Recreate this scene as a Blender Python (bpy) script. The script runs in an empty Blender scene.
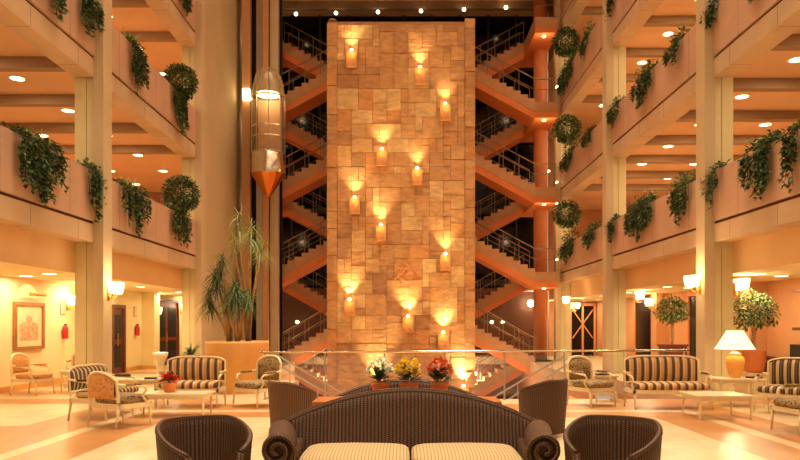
import bpy, math, random
from mathutils import Vector, Matrix
sc = bpy.context.scene
C = sc.collection
PI = math.pi
# ------------------------------------------------------------------ camera
EYE = 1.6
cam = bpy.data.objects.new('camera', bpy.data.cameras.new('camera'))
C.objects.link(cam)
cam.location = (0, 0, EYE)
cam.rotation_euler = (PI/2, 0, 0)
cam.data.sensor_width = 36
cam.data.lens = 700/800*36
cam.data.shift_x = -0.005
cam.data.shift_y = 94/800
cam.data.clip_end = 200
sc.camera = cam
# ------------------------------------------------------------------ world, exposure
w = bpy.data.worlds.new('world'); sc.world = w; w.use_nodes = True
bg = w.node_tree.nodes['Background']
bg.inputs[0].default_value = (1.0, 0.76, 0.50, 1)
bg.inputs[1].default_value = 0.44
sc.view_settings.view_transform = 'Standard'
sc.view_settings.look = 'None'
sc.view_settings.gamma = 1
sc.view_settings.use_curve_mapping = False
sc.view_settings.exposure = 0.12
WARM = (1.0, 0.76, 0.46)
def lamp(kind, name, loc, energy, color=WARM, rot=(0,0,0), parent=None, **kw):
    l = bpy.data.lights.new(name, kind); l.energy = energy; l.color = color
    for k, v in kw.items(): setattr(l, k, v)
    o = bpy.data.objects.new(name, l); C.objects.link(o)
    o.location = loc; o.rotation_euler = rot
    if parent: o.parent = parent
    return o
# unseen area lights added under the roof to brighten atrium and floor
for yy in (6, 14, 22):
    lamp('AREA', 'roof_fill', (0, yy, 16.9), 210, (1.0, .80, .58), shape='RECTANGLE', size=10, size_y=7)
    lamp('AREA', 'floor_fill', (0, yy-1, 16.8), 440, (1.0, .84, .62), shape='RECTANGLE', size=9, size_y=7, spread=1.0)
LEV = [3.8, 7.4, 11.0, 14.6]

# ------------------------------------------------------------------ materials
def lin(c):
    return tuple(((v/255)/12.92 if v/255 <= .04045 else ((v/255+.055)/1.055)**2.4) for v in c)
def nt(name):
    m = bpy.data.materials.new(name); m.use_nodes = True
    t = m.node_tree; b = t.nodes['Principled BSDF']
    return m, t, b
def N(t, typ, **kw):
    n = t.nodes.new(typ)
    for k, v in kw.items(): setattr(n, k, v)
    return n
def L(t, a, b): t.links.new(a, b)
def plain(name, rgb, rough=.6, metal=0, var=.12, scale=6, bump=0.0, bscale=40, spec=.5, coat=0):
    m, t, b = nt(name)
    c = lin(rgb)
    tc = N(t, 'ShaderNodeTexCoord')
    nz = N(t, 'ShaderNodeTexNoise'); nz.inputs['Scale'].default_value = scale; nz.inputs['Detail'].default_value = 5
    L(t, tc.outputs['Object'], nz.inputs['Vector'])
    r = N(t, 'ShaderNodeValToRGB')
    r.color_ramp.elements[0].position = .3; r.color_ramp.elements[1].position = .7
    r.color_ramp.elements[0].color = (*[v*(1-var) for v in c], 1)
    r.color_ramp.elements[1].color = (*[min(1, v*(1+var)) for v in c], 1)
    L(t, nz.outputs['Fac'], r.inputs[0]); L(t, r.outputs[0], b.inputs['Base Color'])
    b.inputs['Roughness'].default_value = rough; b.inputs['Metallic'].default_value = metal
    b.inputs['Specular IOR Level'].default_value = spec
    if coat: b.inputs['Coat Weight'].default_value = coat
    if bump:
        n2 = N(t, 'ShaderNodeTexNoise'); n2.inputs['Scale'].default_value = bscale
        L(t, tc.outputs['Object'], n2.inputs['Vector'])
        bp = N(t, 'ShaderNodeBump'); bp.inputs['Strength'].default_value = bump
        L(t, n2.outputs['Fac'], bp.inputs['Height']); L(t, bp.outputs[0], b.inputs['Normal'])
    return m
def emit(name, rgb, s):
    m, t, b = nt(name)
    b.inputs['Base Color'].default_value = (*lin(rgb), 1)
    b.inputs['Emission Color'].default_value = (*lin(rgb), 1)
    b.inputs['Emission Strength'].default_value = s
    return m
def glass(name, rgb=(235,240,235), alpha=.12, rough=.03):
    m, t, b = nt(name)
    b.inputs['Base Color'].default_value = (*lin(rgb), 1)
    b.inputs['Roughness'].default_value = rough
    b.inputs['Alpha'].default_value = alpha
    b.inputs['Specular IOR Level'].default_value = .9
    return m
def math_node(t, op, a, b=None, c=None):
    n = N(t, 'ShaderNodeMath', operation=op)
    for i, v in enumerate((a, b, c)):
        if v is None: continue
        if isinstance(v, (int, float)): n.inputs[i].default_value = v
        else: L(t, v, n.inputs[i])
    return n.outputs[0]
def joints(name, rgb, axis='Y', pitch=1.23, rough=.7, wid=.012, off=0.0):
    """painted panels with dark vertical joints"""
    m, t, b = nt(name); c = lin(rgb)
    tc = N(t, 'ShaderNodeTexCoord'); sp = N(t, 'ShaderNodeSeparateXYZ'); L(t, tc.outputs['Object'], sp.inputs[0])
    f = math_node(t, 'FRACT', math_node(t, 'DIVIDE', math_node(t, 'ADD', sp.outputs[axis], off), pitch))
    g = math_node(t, 'LESS_THAN', f, wid)
    nz = N(t, 'ShaderNodeTexNoise'); nz.inputs['Scale'].default_value = 1.3; nz.inputs['Detail'].default_value = 4
    L(t, tc.outputs['Object'], nz.inputs['Vector'])
    r = N(t, 'ShaderNodeValToRGB')
    r.color_ramp.elements[0].position = .3; r.color_ramp.elements[1].position = .7
    r.color_ramp.elements[0].color = (*[v*.9 for v in c], 1); r.color_ramp.elements[1].color = (*[min(1, v*1.08) for v in c], 1)
    L(t, nz.outputs['Fac'], r.inputs[0])
    mx = N(t, 'ShaderNodeMix', data_type='RGBA'); L(t, g, mx.inputs[0]); L(t, r.outputs[0], mx.inputs[6])
    mx.inputs[7].default_value = (*[v*.3 for v in c], 1)
    L(t, mx.outputs[2], b.inputs['Base Color']); b.inputs['Roughness'].default_value = rough
    return m
def marble(name, rgb, tile=.6, rough=.3):
    m, t, b = nt(name); c = lin(rgb)
    tc = N(t, 'ShaderNodeTexCoord')
    br = N(t, 'ShaderNodeTexBrick'); br.offset = 0; br.inputs['Scale'].default_value = 1
    br.inputs['Brick Width'].default_value = tile; br.inputs['Row Height'].default_value = tile
    br.inputs['Mortar Size'].default_value = .004
    br.inputs['Color1'].default_value = (*c, 1); br.inputs['Color2'].default_value = (*[v*.86 for v in c], 1)
    br.inputs['Mortar'].default_value = (*[v*.7 for v in c], 1)
    L(t, tc.outputs['Object'], br.inputs['Vector'])
    nz = N(t, 'ShaderNodeTexNoise'); nz.inputs['Scale'].default_value = 2.2; nz.inputs['Detail'].default_value = 8
    nz.inputs['Distortion'].default_value = 1.5
    L(t, tc.outputs['Object'], nz.inputs['Vector'])
    mx = N(t, 'ShaderNodeMix', data_type='RGBA', blend_type='MULTIPLY'); mx.inputs[0].default_value = .55
    r = N(t, 'ShaderNodeValToRGB'); r.color_ramp.elements[0].position = .35; r.color_ramp.elements[0].color = (.72,.66,.58,1)
    r.color_ramp.elements[1].position = .65; r.color_ramp.elements[1].color = (1,1,1,1)
    L(t, nz.outputs['Fac'], r.inputs[0]); L(t, br.outputs['Color'], mx.inputs[6]); L(t, r.outputs[0], mx.inputs[7])
    L(t, mx.outputs[2], b.inputs['Base Color']); b.inputs['Roughness'].default_value = rough
    return m
def wicker(name, dark, light, us=85, vs=85):
    m, t, b = nt(name)
    uv = N(t, 'ShaderNodeUVMap'); sp = N(t, 'ShaderNodeSeparateXYZ'); L(t, uv.outputs[0], sp.inputs[0])
    U = math_node(t, 'MULTIPLY', sp.outputs[0], us); V = math_node(t, 'MULTIPLY', sp.outputs[1], vs)
    su = math_node(t, 'ABSOLUTE', math_node(t, 'SINE', U))
    row = math_node(t, 'MULTIPLY', math_node(t, 'FLOOR', math_node(t, 'DIVIDE', U, PI)), PI/2)
    sv = math_node(t, 'ABSOLUTE', math_node(t, 'SINE', math_node(t, 'ADD', V, row)))
    h = math_node(t, 'MULTIPLY', math_node(t, 'POWER', su, .7), math_node(t, 'ADD', math_node(t, 'MULTIPLY', sv, .55), .38))
    r = N(t, 'ShaderNodeValToRGB')
    r.color_ramp.elements[0].position = .15; r.color_ramp.elements[0].color = (*lin(dark), 1)
    r.color_ramp.elements[1].position = .95; r.color_ramp.elements[1].color = (*lin(light), 1)
    L(t, h, r.inputs[0]); L(t, r.outputs[0], b.inputs['Base Color'])
    bp = N(t, 'ShaderNodeBump'); bp.inputs['Strength'].default_value = .5; bp.inputs['Distance'].default_value = .015
    L(t, h, bp.inputs['Height']); L(t, bp.outputs[0], b.inputs['Normal'])
    b.inputs['Roughness'].default_value = .6; b.inputs['Specular IOR Level'].default_value = .3
    return m
def stripes(name, cols, pitch=.115):
    m, t, b = nt(name)
    tc = N(t, 'ShaderNodeTexCoord'); sp = N(t, 'ShaderNodeSeparateXYZ'); L(t, tc.outputs['Object'], sp.inputs[0])
    f = math_node(t, 'FRACT', math_node(t, 'ADD', math_node(t, 'DIVIDE', sp.outputs[0], pitch), 50))
    r = N(t, 'ShaderNodeValToRGB'); r.color_ramp.interpolation = 'CONSTANT'
    el = r.color_ramp.elements
    el[0].position = 0; el[0].color = (*lin(cols[0][1]), 1); el[1].position = cols[1][0]; el[1].color = (*lin(cols[1][1]), 1)
    for p, c in cols[2:]:
        e = el.new(p); e.color = (*lin(c), 1)
    L(t, f, r.inputs[0]); L(t, r.outputs[0], b.inputs['Base Color']); b.inputs['Roughness'].default_value = .8
    return m
def floral(name, base, dark, light, scale=22):
    m, t, b = nt(name)
    tc = N(t, 'ShaderNodeTexCoord'); v = N(t, 'ShaderNodeTexVoronoi'); v.inputs['Scale'].default_value = scale
    nz = N(t, 'ShaderNodeTexNoise'); nz.inputs['Scale'].default_value = scale*.8
    L(t, tc.outputs['Object'], v.inputs['Vector']); L(t, tc.outputs['Object'], nz.inputs['Vector'])
    a = math_node(t, 'ADD', v.outputs['Distance'], math_node(t, 'MULTIPLY', nz.outputs['Fac'], .6))
    r = N(t, 'ShaderNodeValToRGB')
    r.color_ramp.elements[0].position = .38; r.color_ramp.elements[0].color = (*lin(dark), 1)
    r.color_ramp.elements[1].position = .8; r.color_ramp.elements[1].color = (*lin(light), 1)
    e = r.color_ramp.elements.new(.58); e.color = (*lin(base), 1)
    L(t, a, r.inputs[0]); L(t, r.outputs[0], b.inputs['Base Color']); b.inputs['Roughness'].default_value = .8
    return m
def stone(name, rgb):
    m, t, b = nt(name); c = lin(rgb)
    tc = N(t, 'ShaderNodeTexCoord')
    mp = N(t, 'ShaderNodeMapping'); mp.inputs['Scale'].default_value = (1.6, 1.6, 3.2)
    L(t, tc.outputs['Object'], mp.inputs[0])
    nz = N(t, 'ShaderNodeTexNoise'); nz.inputs['Scale'].default_value = 2.2; nz.inputs['Detail'].default_value = 8; nz.inputs['Roughness'].default_value = .65
    L(t, mp.outputs[0], nz.inputs['Vector'])
    r = N(t, 'ShaderNodeValToRGB'); r.color_ramp.elements[0].position = .3; r.color_ramp.elements[1].position = .72
    r.color_ramp.elements[0].color = (*[v*.68 for v in c], 1); r.color_ramp.elements[1].color = (*[min(1, v*1.15) for v in c], 1)
    L(t, nz.outputs['Fac'], r.inputs[0]); L(t, r.outputs[0], b.inputs['Base Color'])
    bp = N(t, 'ShaderNodeBump'); bp.inputs['Strength'].default_value = .8; bp.inputs['Distance'].default_value = .06
    L(t, nz.outputs['Fac'], bp.inputs['Height']); L(t, bp.outputs[0], b.inputs['Normal'])
    b.inputs['Roughness'].default_value = .75
    return m
M = {
 'parapet': joints('parapet', (202,164,134), pitch=2.45, wid=.006, off=.6),
 'beam': joints('beam', (206,176,138), pitch=1.85, wid=.008, off=.3),
 'groove': plain('groove', (96,52,26), .9),
 'soffit': plain('soffit', (222,178,134), .8, var=.05, scale=1),
 'rib': plain('rib', (156,126,92), .8, var=.06, scale=1),
 'column': plain('column', (206,184,144), .7, var=.05, scale=1.5),
 'pilaster': plain('pilaster', (222,208,158), .7, var=.05, scale=1.5),
 'gwall': plain('gwall', (244,220,164), .75, var=.04, scale=1.5),
 'gwall_r': plain('gwall_r', (204,146,94), .75, var=.05, scale=1.5),
 'gceil': plain('gceil', (248,226,176), .8, var=.03, scale=1),
 'fascia': plain('fascia', (232,192,136), .8, var=.04, scale=1),
 'upwall': plain('upwall', (206,152,104), .8, var=.06, scale=.8),
 'upfloor': plain('upfloor', (222,196,160), .7, var=.06, scale=1),
 'pier': plain('pier', (200,180,138), .7, var=.07, scale=.7, bump=.05, bscale=80),
 'pale': marble('pale', (232,206,160)),
 'peach': marble('peach', (200,140,84)),
 'dark': plain('dark', (22,20,18), .35, var=.3),
 'darkglass': plain('darkglass', (10,12,14), .12, var=.3, spec=.4),
 'mullion': plain('mullion', (52,46,38), .5, metal=.3),
 'stairface': plain('stairface', (206,158,112), .7, var=.08, scale=3),
 'stair_orangelit': plain('stair_orangelit', (238,142,76), .6, var=.05, scale=2),  # warm light under the flights painted in as orange
 'tread': plain('tread', (186,140,100), .6),
 'steel': plain('steel', (190,184,170), .28, metal=.9, var=.04),
 'railsteel': plain('railsteel', (158,132,98), .4, metal=.6, var=.04),
 'chrome': plain('chrome', (225,215,190), .2, metal=.95, var=.03),
 'copper': plain('copper', (226,140,70), .22, metal=.9, var=.05),
 'post': plain('post', (196,148,102), .6, var=.05),
 'orangecol': plain('orangecol', (226,142,88), .6, var=.05),
 'woodred': plain('woodred', (120,52,28), .45, var=.25, scale=8),
 'woodbrown': plain('woodbrown', (96,54,28), .5, var=.25, scale=8),
 'woodtop': plain('woodtop', (196,116,66), .28, var=.18, scale=7),
 'cream': plain('cream', (236,214,164), .4, var=.05, scale=12),
 'creamtop': plain('creamtop', (240,226,184), .2, var=.05, scale=6),
 'wicker': wicker('wicker', (28,16,9), (112,74,44), 96, 130),
 'wickerlight': wicker('wickerlight', (56,32,18), (136,92,58), 96, 130),
 'cushion': stripes('cushion', [(0,(186,158,112)),(.7,(148,118,76))], .03),
 'stripe': stripes('stripe', [(0,(198,152,92)),(.34,(104,74,50)),(.48,(76,50,40)),(.62,(110,76,50)),(.78,(216,180,126))], .15),
 'stripedark': stripes('stripedark', [(0,(206,176,124)),(.4,(74,54,38)),(.58,(110,86,54)),(.75,(62,46,34))], .13),
 'floral': floral('floral', (104,80,48), (50,38,24), (156,126,80)),
 'floralorange': floral('floralorange', (196,130,66), (160,98,46), (212,156,92), 26),
 'terracotta': plain('terracotta', (222,132,72), .6, var=.1),
 'ochre': plain('ochre', (222,160,82), .35, var=.1),
 'soil': plain('soil', (52,34,20), .95, var=.3, scale=20),
 'bark': plain('bark', (190,146,92), .85, var=.25, scale=14, bump=.5),
 'leafdark': plain('leafdark', (50,76,40), .5, var=.35, scale=9),
 'leafmid': plain('leafmid', (108,136,74), .5, var=.35, scale=9),
 'leaflight': plain('leaflight', (176,184,104), .5, var=.3, scale=9),
 'yellowfl': plain('yellowfl', (244,206,40), .6), 'whitefl': plain('whitefl', (248,240,214), .6),
 'redfl': plain('redfl', (214,62,34), .6), 'orangefl': plain('orangefl', (232,112,70), .6),
 'lampglow': emit('lampglow', (255,226,170), 9.0),
 'shadeglow': emit('shadeglow', (255,222,160), 1.6),
 'globeglow': emit('globeglow', (255,224,160), 5.0),
 'glass': glass('glass', alpha=.05), 'liftglass': glass('liftglass', (150,126,96), .4, .08),
 'brass': plain('brass', (206,150,70), .3, metal=.9, var=.05),
 'red': plain('red', (196,40,24), .35, var=.05), 'black': plain('black', (20,18,16), .5),
 'artpaper': plain('artpaper', (234,206,156), .8, var=.1, scale=5), 'artink': plain('artink', (206,164,118), .8, var=.3, scale=14),
 'goldwood': plain('goldwood', (166,108,50), .4),
 'planter': plain('planter', (226,170,94), .6, var=.04),
 'reliefstone': stone('reliefstone', (232,166,98)),
}
TONES = [stone('stone_tone', c) for c in ((214,162,104),(220,168,108),(204,152,98),(226,178,116),(194,144,94),(220,158,94),(234,194,130))]

# ------------------------------------------------------------------ mesh builder
class MB:
    def __init__(s): s.v = []; s.f = []; s.m = []; s.uv = []
    def face(s, idx, mat=0, uv=None): s.f.append(tuple(idx)); s.m.append(mat); s.uv.append(uv)
    def box(s, x0, x1, y0, y1, z0, z1, mat=0, R=None):
        b = len(s.v)
        for x in (x0, x1):
            for y in (y0, y1):
                for z in (z0, z1):
                    p = Vector((x, y, z)); s.v.append(R @ p if R else p)
        for q in ((0,1,3,2),(4,6,7,5),(0,4,5,1),(2,3,7,6),(0,2,6,4),(1,5,7,3)): s.face([b+i for i in q], mat)
        return s
    def rbox(s, x0, x1, y0, y1, z0, z1, r=.05, mat=0, crown=0.0, n=3):
        """cushion-like rounded box: rounded plan with puffed top"""
        cx, cy, cz = (x0+x1)/2, (y0+y1)/2, (z0+z1)/2; hx, hy, hz = (x1-x0)/2, (y1-y0)/2, (z1-z0)/2
        nu, nv = 24, 10; rows = []
        for j in range(nv+1):
            a = -PI/2 + PI*j/nv; ca, sa = math.cos(a), math.sin(a); row = []
            for i in range(nu):
                th = 2*PI*i/nu
                sx = lambda c, e: math.copysign(abs(c)**e, c)
                e = .28
                px = cx + hx*sx(math.cos(th), e)*sx(ca, .3); py = cy + hy*sx(math.sin(th), e)*sx(ca, .3)
                pz = cz + hz*sx(sa, .55)
                if crown and sa > 0:
                    pz += crown*(1-((px-cx)/hx)**2)*(1-((py-cy)/hy)**2)
                row.append(len(s.v)); s.v.append(Vector((px, py, pz)))
            rows.append(row)
        for j in range(nv):
            for i in range(nu):
                s.face((rows[j][i], rows[j][(i+1)%nu], rows[j+1][(i+1)%nu], rows[j+1][i]), mat)
        return s
    def tube(s, pts, rad, n=8, mat=0, cap=True):
        pts = [Vector(p) for p in pts]; rads = rad if isinstance(rad, (list, tuple)) else [rad]*len(pts)
        rings = []; up = None
        for i, p in enumerate(pts):
            d = (pts[min(i+1, len(pts)-1)] - pts[max(i-1, 0)]).normalized()
            if up is None:
                up = Vector((0,0,1)) if abs(d.z) < .9 else Vector((1,0,0))
            a = d.cross(up)
            if a.length < 1e-4: a = d.cross(Vector((0,1,0)))
            a.normalize(); b = a.cross(d).normalized(); up = b
            ring = []
            for k in range(n):
                t = 2*PI*k/n; ring.append(len(s.v)); s.v.append(p + rads[i]*(math.cos(t)*a + math.sin(t)*b))
            rings.append(ring)
        for i in range(len(rings)-1):
            ln0 = sum((pts[q+1]-pts[q]).length for q in range(i)); ln1 = ln0+(pts[i+1]-pts[i]).length; cr = 2*PI*max(rads[i], .02)
            for k in range(n): s.face((rings[i][k], rings[i][(k+1)%n], rings[i+1][(k+1)%n], rings[i+1][k]), mat, [(k/n*cr, ln0), ((k+1)/n*cr, ln0), ((k+1)/n*cr, ln1), (k/n*cr, ln1)])
        if cap: s.face(rings[0][::-1], mat); s.face(rings[-1], mat)
        return s
    def lathe(s, prof, c=(0,0,0), n=20, mat=0, a0=0, a1=2*PI, cap=False):
        rows = []
        full = abs(a1-a0-2*PI) < 1e-6; m = n if full else n+1
        for r, z in prof:
            row = []
            for k in range(m):
                t = a0+(a1-a0)*k/n; row.append(len(s.v)); s.v.append(Vector((c[0]+r*math.cos(t), c[1]+r*math.sin(t), c[2]+z)))
            rows.append(row)
        for j in range(len(rows)-1):
            for k in range(n): s.face((rows[j][k], rows[j][(k+1)%m], rows[j+1][(k+1)%m], rows[j+1][k]), mat)
        if cap: s.face(rows[0][::-1], mat); s.face(rows[-1], mat)
        return s
    def prism(s, poly, axis, a, b, mat=0):
        """polygon (2D) extruded along an axis"""
        n = len(poly); base = len(s.v)
        for d in (a, b):
            for p in poly:
                s.v.append(Vector({'Y': (p[0], d, p[1]), 'X': (d, p[0], p[1]), 'Z': (p[0], p[1], d)}[axis]))
        s.face([base+i for i in range(n)][::-1], mat); s.face([base+n+i for i in range(n)], mat)
        for i in range(n): s.face((base+i, base+(i+1)%n, base+n+(i+1)%n, base+n+i), mat)
        return s
    def grid(s, fn, nu, nv, mat=0, usc=1, vsc=1, flip=False):
        base = len(s.v)
        for j in range(nv+1):
            for i in range(nu+1): s.v.append(Vector(fn(i/nu, j/nv)))
        for j in range(nv):
            for i in range(nu):
                q = [base+j*(nu+1)+i, base+j*(nu+1)+i+1, base+(j+1)*(nu+1)+i+1, base+(j+1)*(nu+1)+i]
                uv = [(i/nu*usc, j/nv*vsc), ((i+1)/nu*usc, j/nv*vsc), ((i+1)/nu*usc, (j+1)/nv*vsc), (i/nu*usc, (j+1)/nv*vsc)]
                if flip: q.reverse(); uv.reverse()
                s.face(q, mat, uv)
        return s
    def leaf(s, p, d, up, ln, wd, mat=0, droop=0.0, seg=1):
        p = Vector(p); d = Vector(d).normalized(); a = d.cross(Vector(up))
        if a.length < 1e-3: a = d.cross(Vector((1,0,.1)))
        a.normalize(); n = a.cross(d)
        if seg == 1:
            b = len(s.v)
            s.v += [p, p+d*ln*.5+a*wd/2+n*wd*.1, p+d*ln-Vector((0,0,droop)), p+d*ln*.5-a*wd/2+n*wd*.1]
            s.face((b, b+1, b+2, b+3), mat)
        else:
            prev = None
            for i in range(seg+1):
                t = i/seg; q = p + d*ln*t - Vector((0,0,droop*t*t)); ww = wd*(1-t)**.7*(.5+min(1, t*4)*.5)
                b = len(s.v)
                if i < seg:
                    s.v += [q+a*ww/2, q-a*ww/2]
                    if prev is not None: s.face((prev, prev+1, b+1, b), mat)
                    prev = b
                else:
                    s.v.append(q); s.face((prev, prev+1, b), mat)
        return s
    def build(s, name, mats, parent=None, smooth=False, loc=None):
        me = bpy.data.meshes.new(name); me.from_pydata([tuple(v) for v in s.v], [], s.f)
        mats = mats if isinstance(mats, (list, tuple)) else [mats]
        for m in mats: me.materials.append(M[m] if isinstance(m, str) else m)
        for p, mi in zip(me.polygons, s.m): p.material_index = mi; p.use_smooth = smooth
        if any(u for u in s.uv):
            ul = me.uv_layers.new(name='UVMap')
            for p, u in zip(me.polygons, s.uv):
                if u:
                    for k, li in enumerate(p.loop_indices): ul.data[li].uv = u[k]
        me.update()
        o = bpy.data.objects.new(name, me); C.objects.link(o)
        if loc: o.location = loc
        if parent: o.parent = parent
        return o
def thing(name, label, cat, loc=(0,0,0), rz=0, group=None):
    o = bpy.data.objects.new(name, None); C.objects.link(o); o.empty_display_size = .1
    o.location = loc; o.rotation_euler = (0,0,rz); o['label'] = label; o['category'] = cat
    if group: o['group'] = group
    return o
def tag(o, label, cat, group=None):
    o['label'] = label; o['category'] = cat
    if group: o['group'] = group
    return o
def struct(o): o['kind'] = 'structure'; return o
def copy_tree(o, parent=None):
    c = o.copy(); C.objects.link(c)
    if parent: c.parent = parent
    for ch in list(o.children): copy_tree(ch, c)
    return c
TR = [0]
def trim(mb, mat, smooth=False):
    TR[0] += 1
    return struct(mb.build('trim_%d' % TR[0], mat, smooth=smooth))
rnd = random.Random(7)
XP = 6.75                                   # parapet plane
def at(x, y, s): return ((x-404)/s, 700/s, EYE-(y-324)/s)

# ------------------------------------------------------------------ floor
def hole(x, y): return (14.95 < y < 20 and -3.0 < x < 6.1) or (20 <= y < 29.5 and -4.6 < x < 5.3) or (29.5 <= y < 34 and -5.5 < x < 5.5)
xs = sorted(set([-5.5,5.5,-12.2,-10.2,-9.35,-6.9,-5.95,-4.95,-4.72,-3.95,-4.6,-3.0,0.2,4.3,5.05,5.28,5.3,6.1,6.4,7.3,9.6,12.2]))
ys = sorted(set([-6,0,4,8,10.2,11.0,12.0,12.75,12.98,14.0,14.95,15.9,16.8,17.9,18.8,20,22.4,23.3,26,28,29.5,34,35.6]))
fl = MB()
def fmat(x, y):
    d = max(abs(x-.17)-4.12, y-12.0)
    if d < 0: return 0
    if abs(x) > 6.2 or y > 13.9: 
        return 1 if (10.2 < y < 11.0 or 14.0 < y < 14.95 or 15.9 < y < 16.8 or 17.9 < y < 18.8 or 22.4 < y < 23.3) and abs(x) > 4 else 0
    if d < .75: return 1
    if d < .98: return 0
    return 1
for i in range(len(xs)-1):
    for j in range(len(ys)-1):
        mx, my = (xs[i]+xs[i+1])/2, (ys[j]+ys[j+1])/2
        if hole(mx, my): continue
        b = len(fl.v)
        fl.v += [Vector((xs[i],ys[j],0)), Vector((xs[i+1],ys[j],0)), Vector((xs[i+1],ys[j+1],0)), Vector((xs[i],ys[j+1],0))]
        fl.face((b,b+1,b+2,b+3), fmat(mx, my))
        # slab sides at the opening
        for (dx, dy, a, c) in ((1,0,1,2),(-1,0,3,0),(0,1,2,3),(0,-1,0,1)):
            qx = mx + dx*((xs[i+1]-xs[i])/2+.01); qy = my + dy*((ys[j+1]-ys[j])/2+.01)
            if hole(qx, qy):
                k = len(fl.v); fl.v += [fl.v[b+a]-Vector((0,0,.35)), fl.v[b+c]-Vector((0,0,.35))]
                fl.face((b+a, k, k+1, b+c), 2)
struct(fl.build('floor', ['pale', 'peach', 'beam']))
bf = MB(); bf.box(-6, 7.2, 13, 36, -3.9, -3.8); struct(bf.build('floor', ['peach']))
bw = MB()
bw.box(-3.2, -3.0, 14.7, 20, -3.8, -.36); bw.box(-4.8, -4.6, 20, 29.5, -3.8, -.36); bw.box(-5.7, -5.5, 29.5, 34.2, -3.8, -.36); bw.box(5.5, 5.7, 29.5, 34.2, -3.8, -.36); bw.box(-5.5, -4.8, 29.3, 29.5, -3.8, -.36); bw.box(-4.8, -3.0, 19.8, 20, -3.8, -.36)
bw.box(6.1, 6.3, 14.7, 20, -3.8, -.36); bw.box(5.3, 5.5, 20, 29.5, -3.8, -.36); bw.box(-3.2, 6.3, 14.7, 14.9, -3.8, -.36)
struct(bw.build('wall_basement', ['gwall_r']))
bb = MB(); bb.box(-5.5, 5.5, 34.0, 34.2, -3.8, -.36); struct(bb.build('wall_basement_back', ['woodred']))

# ------------------------------------------------------------------ wings (left = -1, right = +1)
BAYS = [(6.0, 15.25), (15.7, 22.65), (23.1, 30.2)]
SIDE = {-1: 'left', 1: 'right'}
def sbox(mb, sx, x0, x1, y0, y1, z0, z1, mat=0):
    a, b = sorted((sx*x0, sx*x1)); mb.box(a, b, y0, y1, z0, z1, mat)
for sx in (-1, 1):
    nb = 2 if sx < 0 else 3
    yend = 23.1 if sx < 0 else 30.2
    for li, z in enumerate(LEV):
        for bi, (y0, y1) in enumerate(BAYS[:nb]):
            p = MB(); sbox(p, sx, XP-.02, XP+.5, y0, y1, z+.03, z+1.12); trim(p, 'parapet')
            g = MB(); sbox(g, sx, XP+.04, XP+.4, y0, y1, z-.03, z+.03); trim(g, 'groove')
            b = MB(); sbox(b, sx, XP, XP+.45, y0, y1, z-.42, z-.03); trim(b, 'beam')
        # slab with ribs
        off = 16.2 if sx < 0 else 15.05
        cl = MB(); sbox(cl, sx, XP+.45, 12.2, 5, yend+(5.2 if sx > 0 else 7), z-.12, z-.04, 0)
        k = -4
        while off+2.45*(k+.5) < yend:
            yr = off+2.45*(k+.5)
            if yr > 6: sbox(cl, sx, XP+.45, 12.2, yr-.12, yr+.12, z-.36, z-.12, 1)
            k += 1
        sbox(cl, sx, XP+.45, 12.2, 5, yend, z-.04, z, 2)
        sbox(cl, sx, 11.8, 12.2, 5, yend, z-.42, z-.12, 1)
        struct(cl.build('ceiling', ['soffit', 'rib', 'upfloor']))
    # columns
    for (y0, y1) in ((15.25, 15.7), (22.65, 23.1)) + (((30.2, 30.6),) if sx > 0 else ()):
        c = MB(); sbox(c, sx, XP-.2, XP+.03, y0, y1, 0, 17.2); trim(c, 'column')
        c = MB(); sbox(c, sx, XP+.03, XP+.2, y0+.08, y1, 0, 17.2); sbox(c, sx, XP+.215, XP+.46, y0+.08, y1, 0, 17.2)
        sbox(c, sx, XP+.2, XP+.215, y0+.12, y1, 0, 17.2, 1); trim(c, ['pilaster', 'groove'])
    # ground wing
    gx = 9.3 if sx < 0 else 9.6
    g = MB(); sbox(g, sx, XP+.45, XP+.5, 5, yend, 2.72, LEV[0]-.12); trim(g, 'fascia')
    g = MB(); sbox(g, sx, XP+.5, gx, 5, 35, 2.72, 2.8); struct(g.build('ceiling', ['gceil']))
    uw = MB(); sbox(uw, sx, 12.2, 12.3, 5, 35.5, LEV[0]-.5, 17.2); struct(uw.build('wall_' + SIDE[sx], ['upwall']))
    uw = MB(); sbox(uw, sx, XP+.5, 12.3, 5, 5.1, LEV[0]-.4, 17.2); struct(uw.build('wall_' + SIDE[sx], ['upwall']))
    ue = MB(); sbox(ue, sx, XP+.5, 12.3, 35.0, 35.2, 0, 17.2); struct(ue.build('wall_back', ['upwall']))
gw = MB(); gw.box(-9.45, -9.3, 5, 35, 0, 2.8); struct(gw.build('wall_left', ['gwall']))
gw = MB(); gw.box(9.6, 9.75, 5, 35, 0, 2.8); struct(gw.build('wall_right', ['gwall_r']))
bbm = MB(); bbm.box(-9.3, -9.27, 5, 35, 0, .14); struct(bbm.build('baseboard_left', ['ochre']))
wn = MB(); wn.box(9.5, 9.6, 5, 21.5, 0, .72); wn.box(9.46, 9.6, 5, 21.5, .72, .76); struct(wn.build('baseboard_right', ['woodbrown']))
# pier wall in the left third bay
pw = MB(); pw.box(-XP-.3, -XP+.02, 23.1, 29.2, 0, 17.2); struct(pw.build('wall_left', ['pier']))
# wall pilasters inside the ground wings
for sx, ylist, gx in ((-1, (20.0, 24.8), 9.3), (1, (18.5, 25.4), 9.6)):
    for yy in ylist:
        p = MB(); sbox(p, sx, gx-.45, gx, yy, yy+.55, 0, 2.72); sbox(p, sx, gx-.47, gx, yy-.02, yy+.57, 0, .12, 1)
        trim(p, ['gwall' if sx < 0 else 'gwall_r', 'ochre'])
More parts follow.
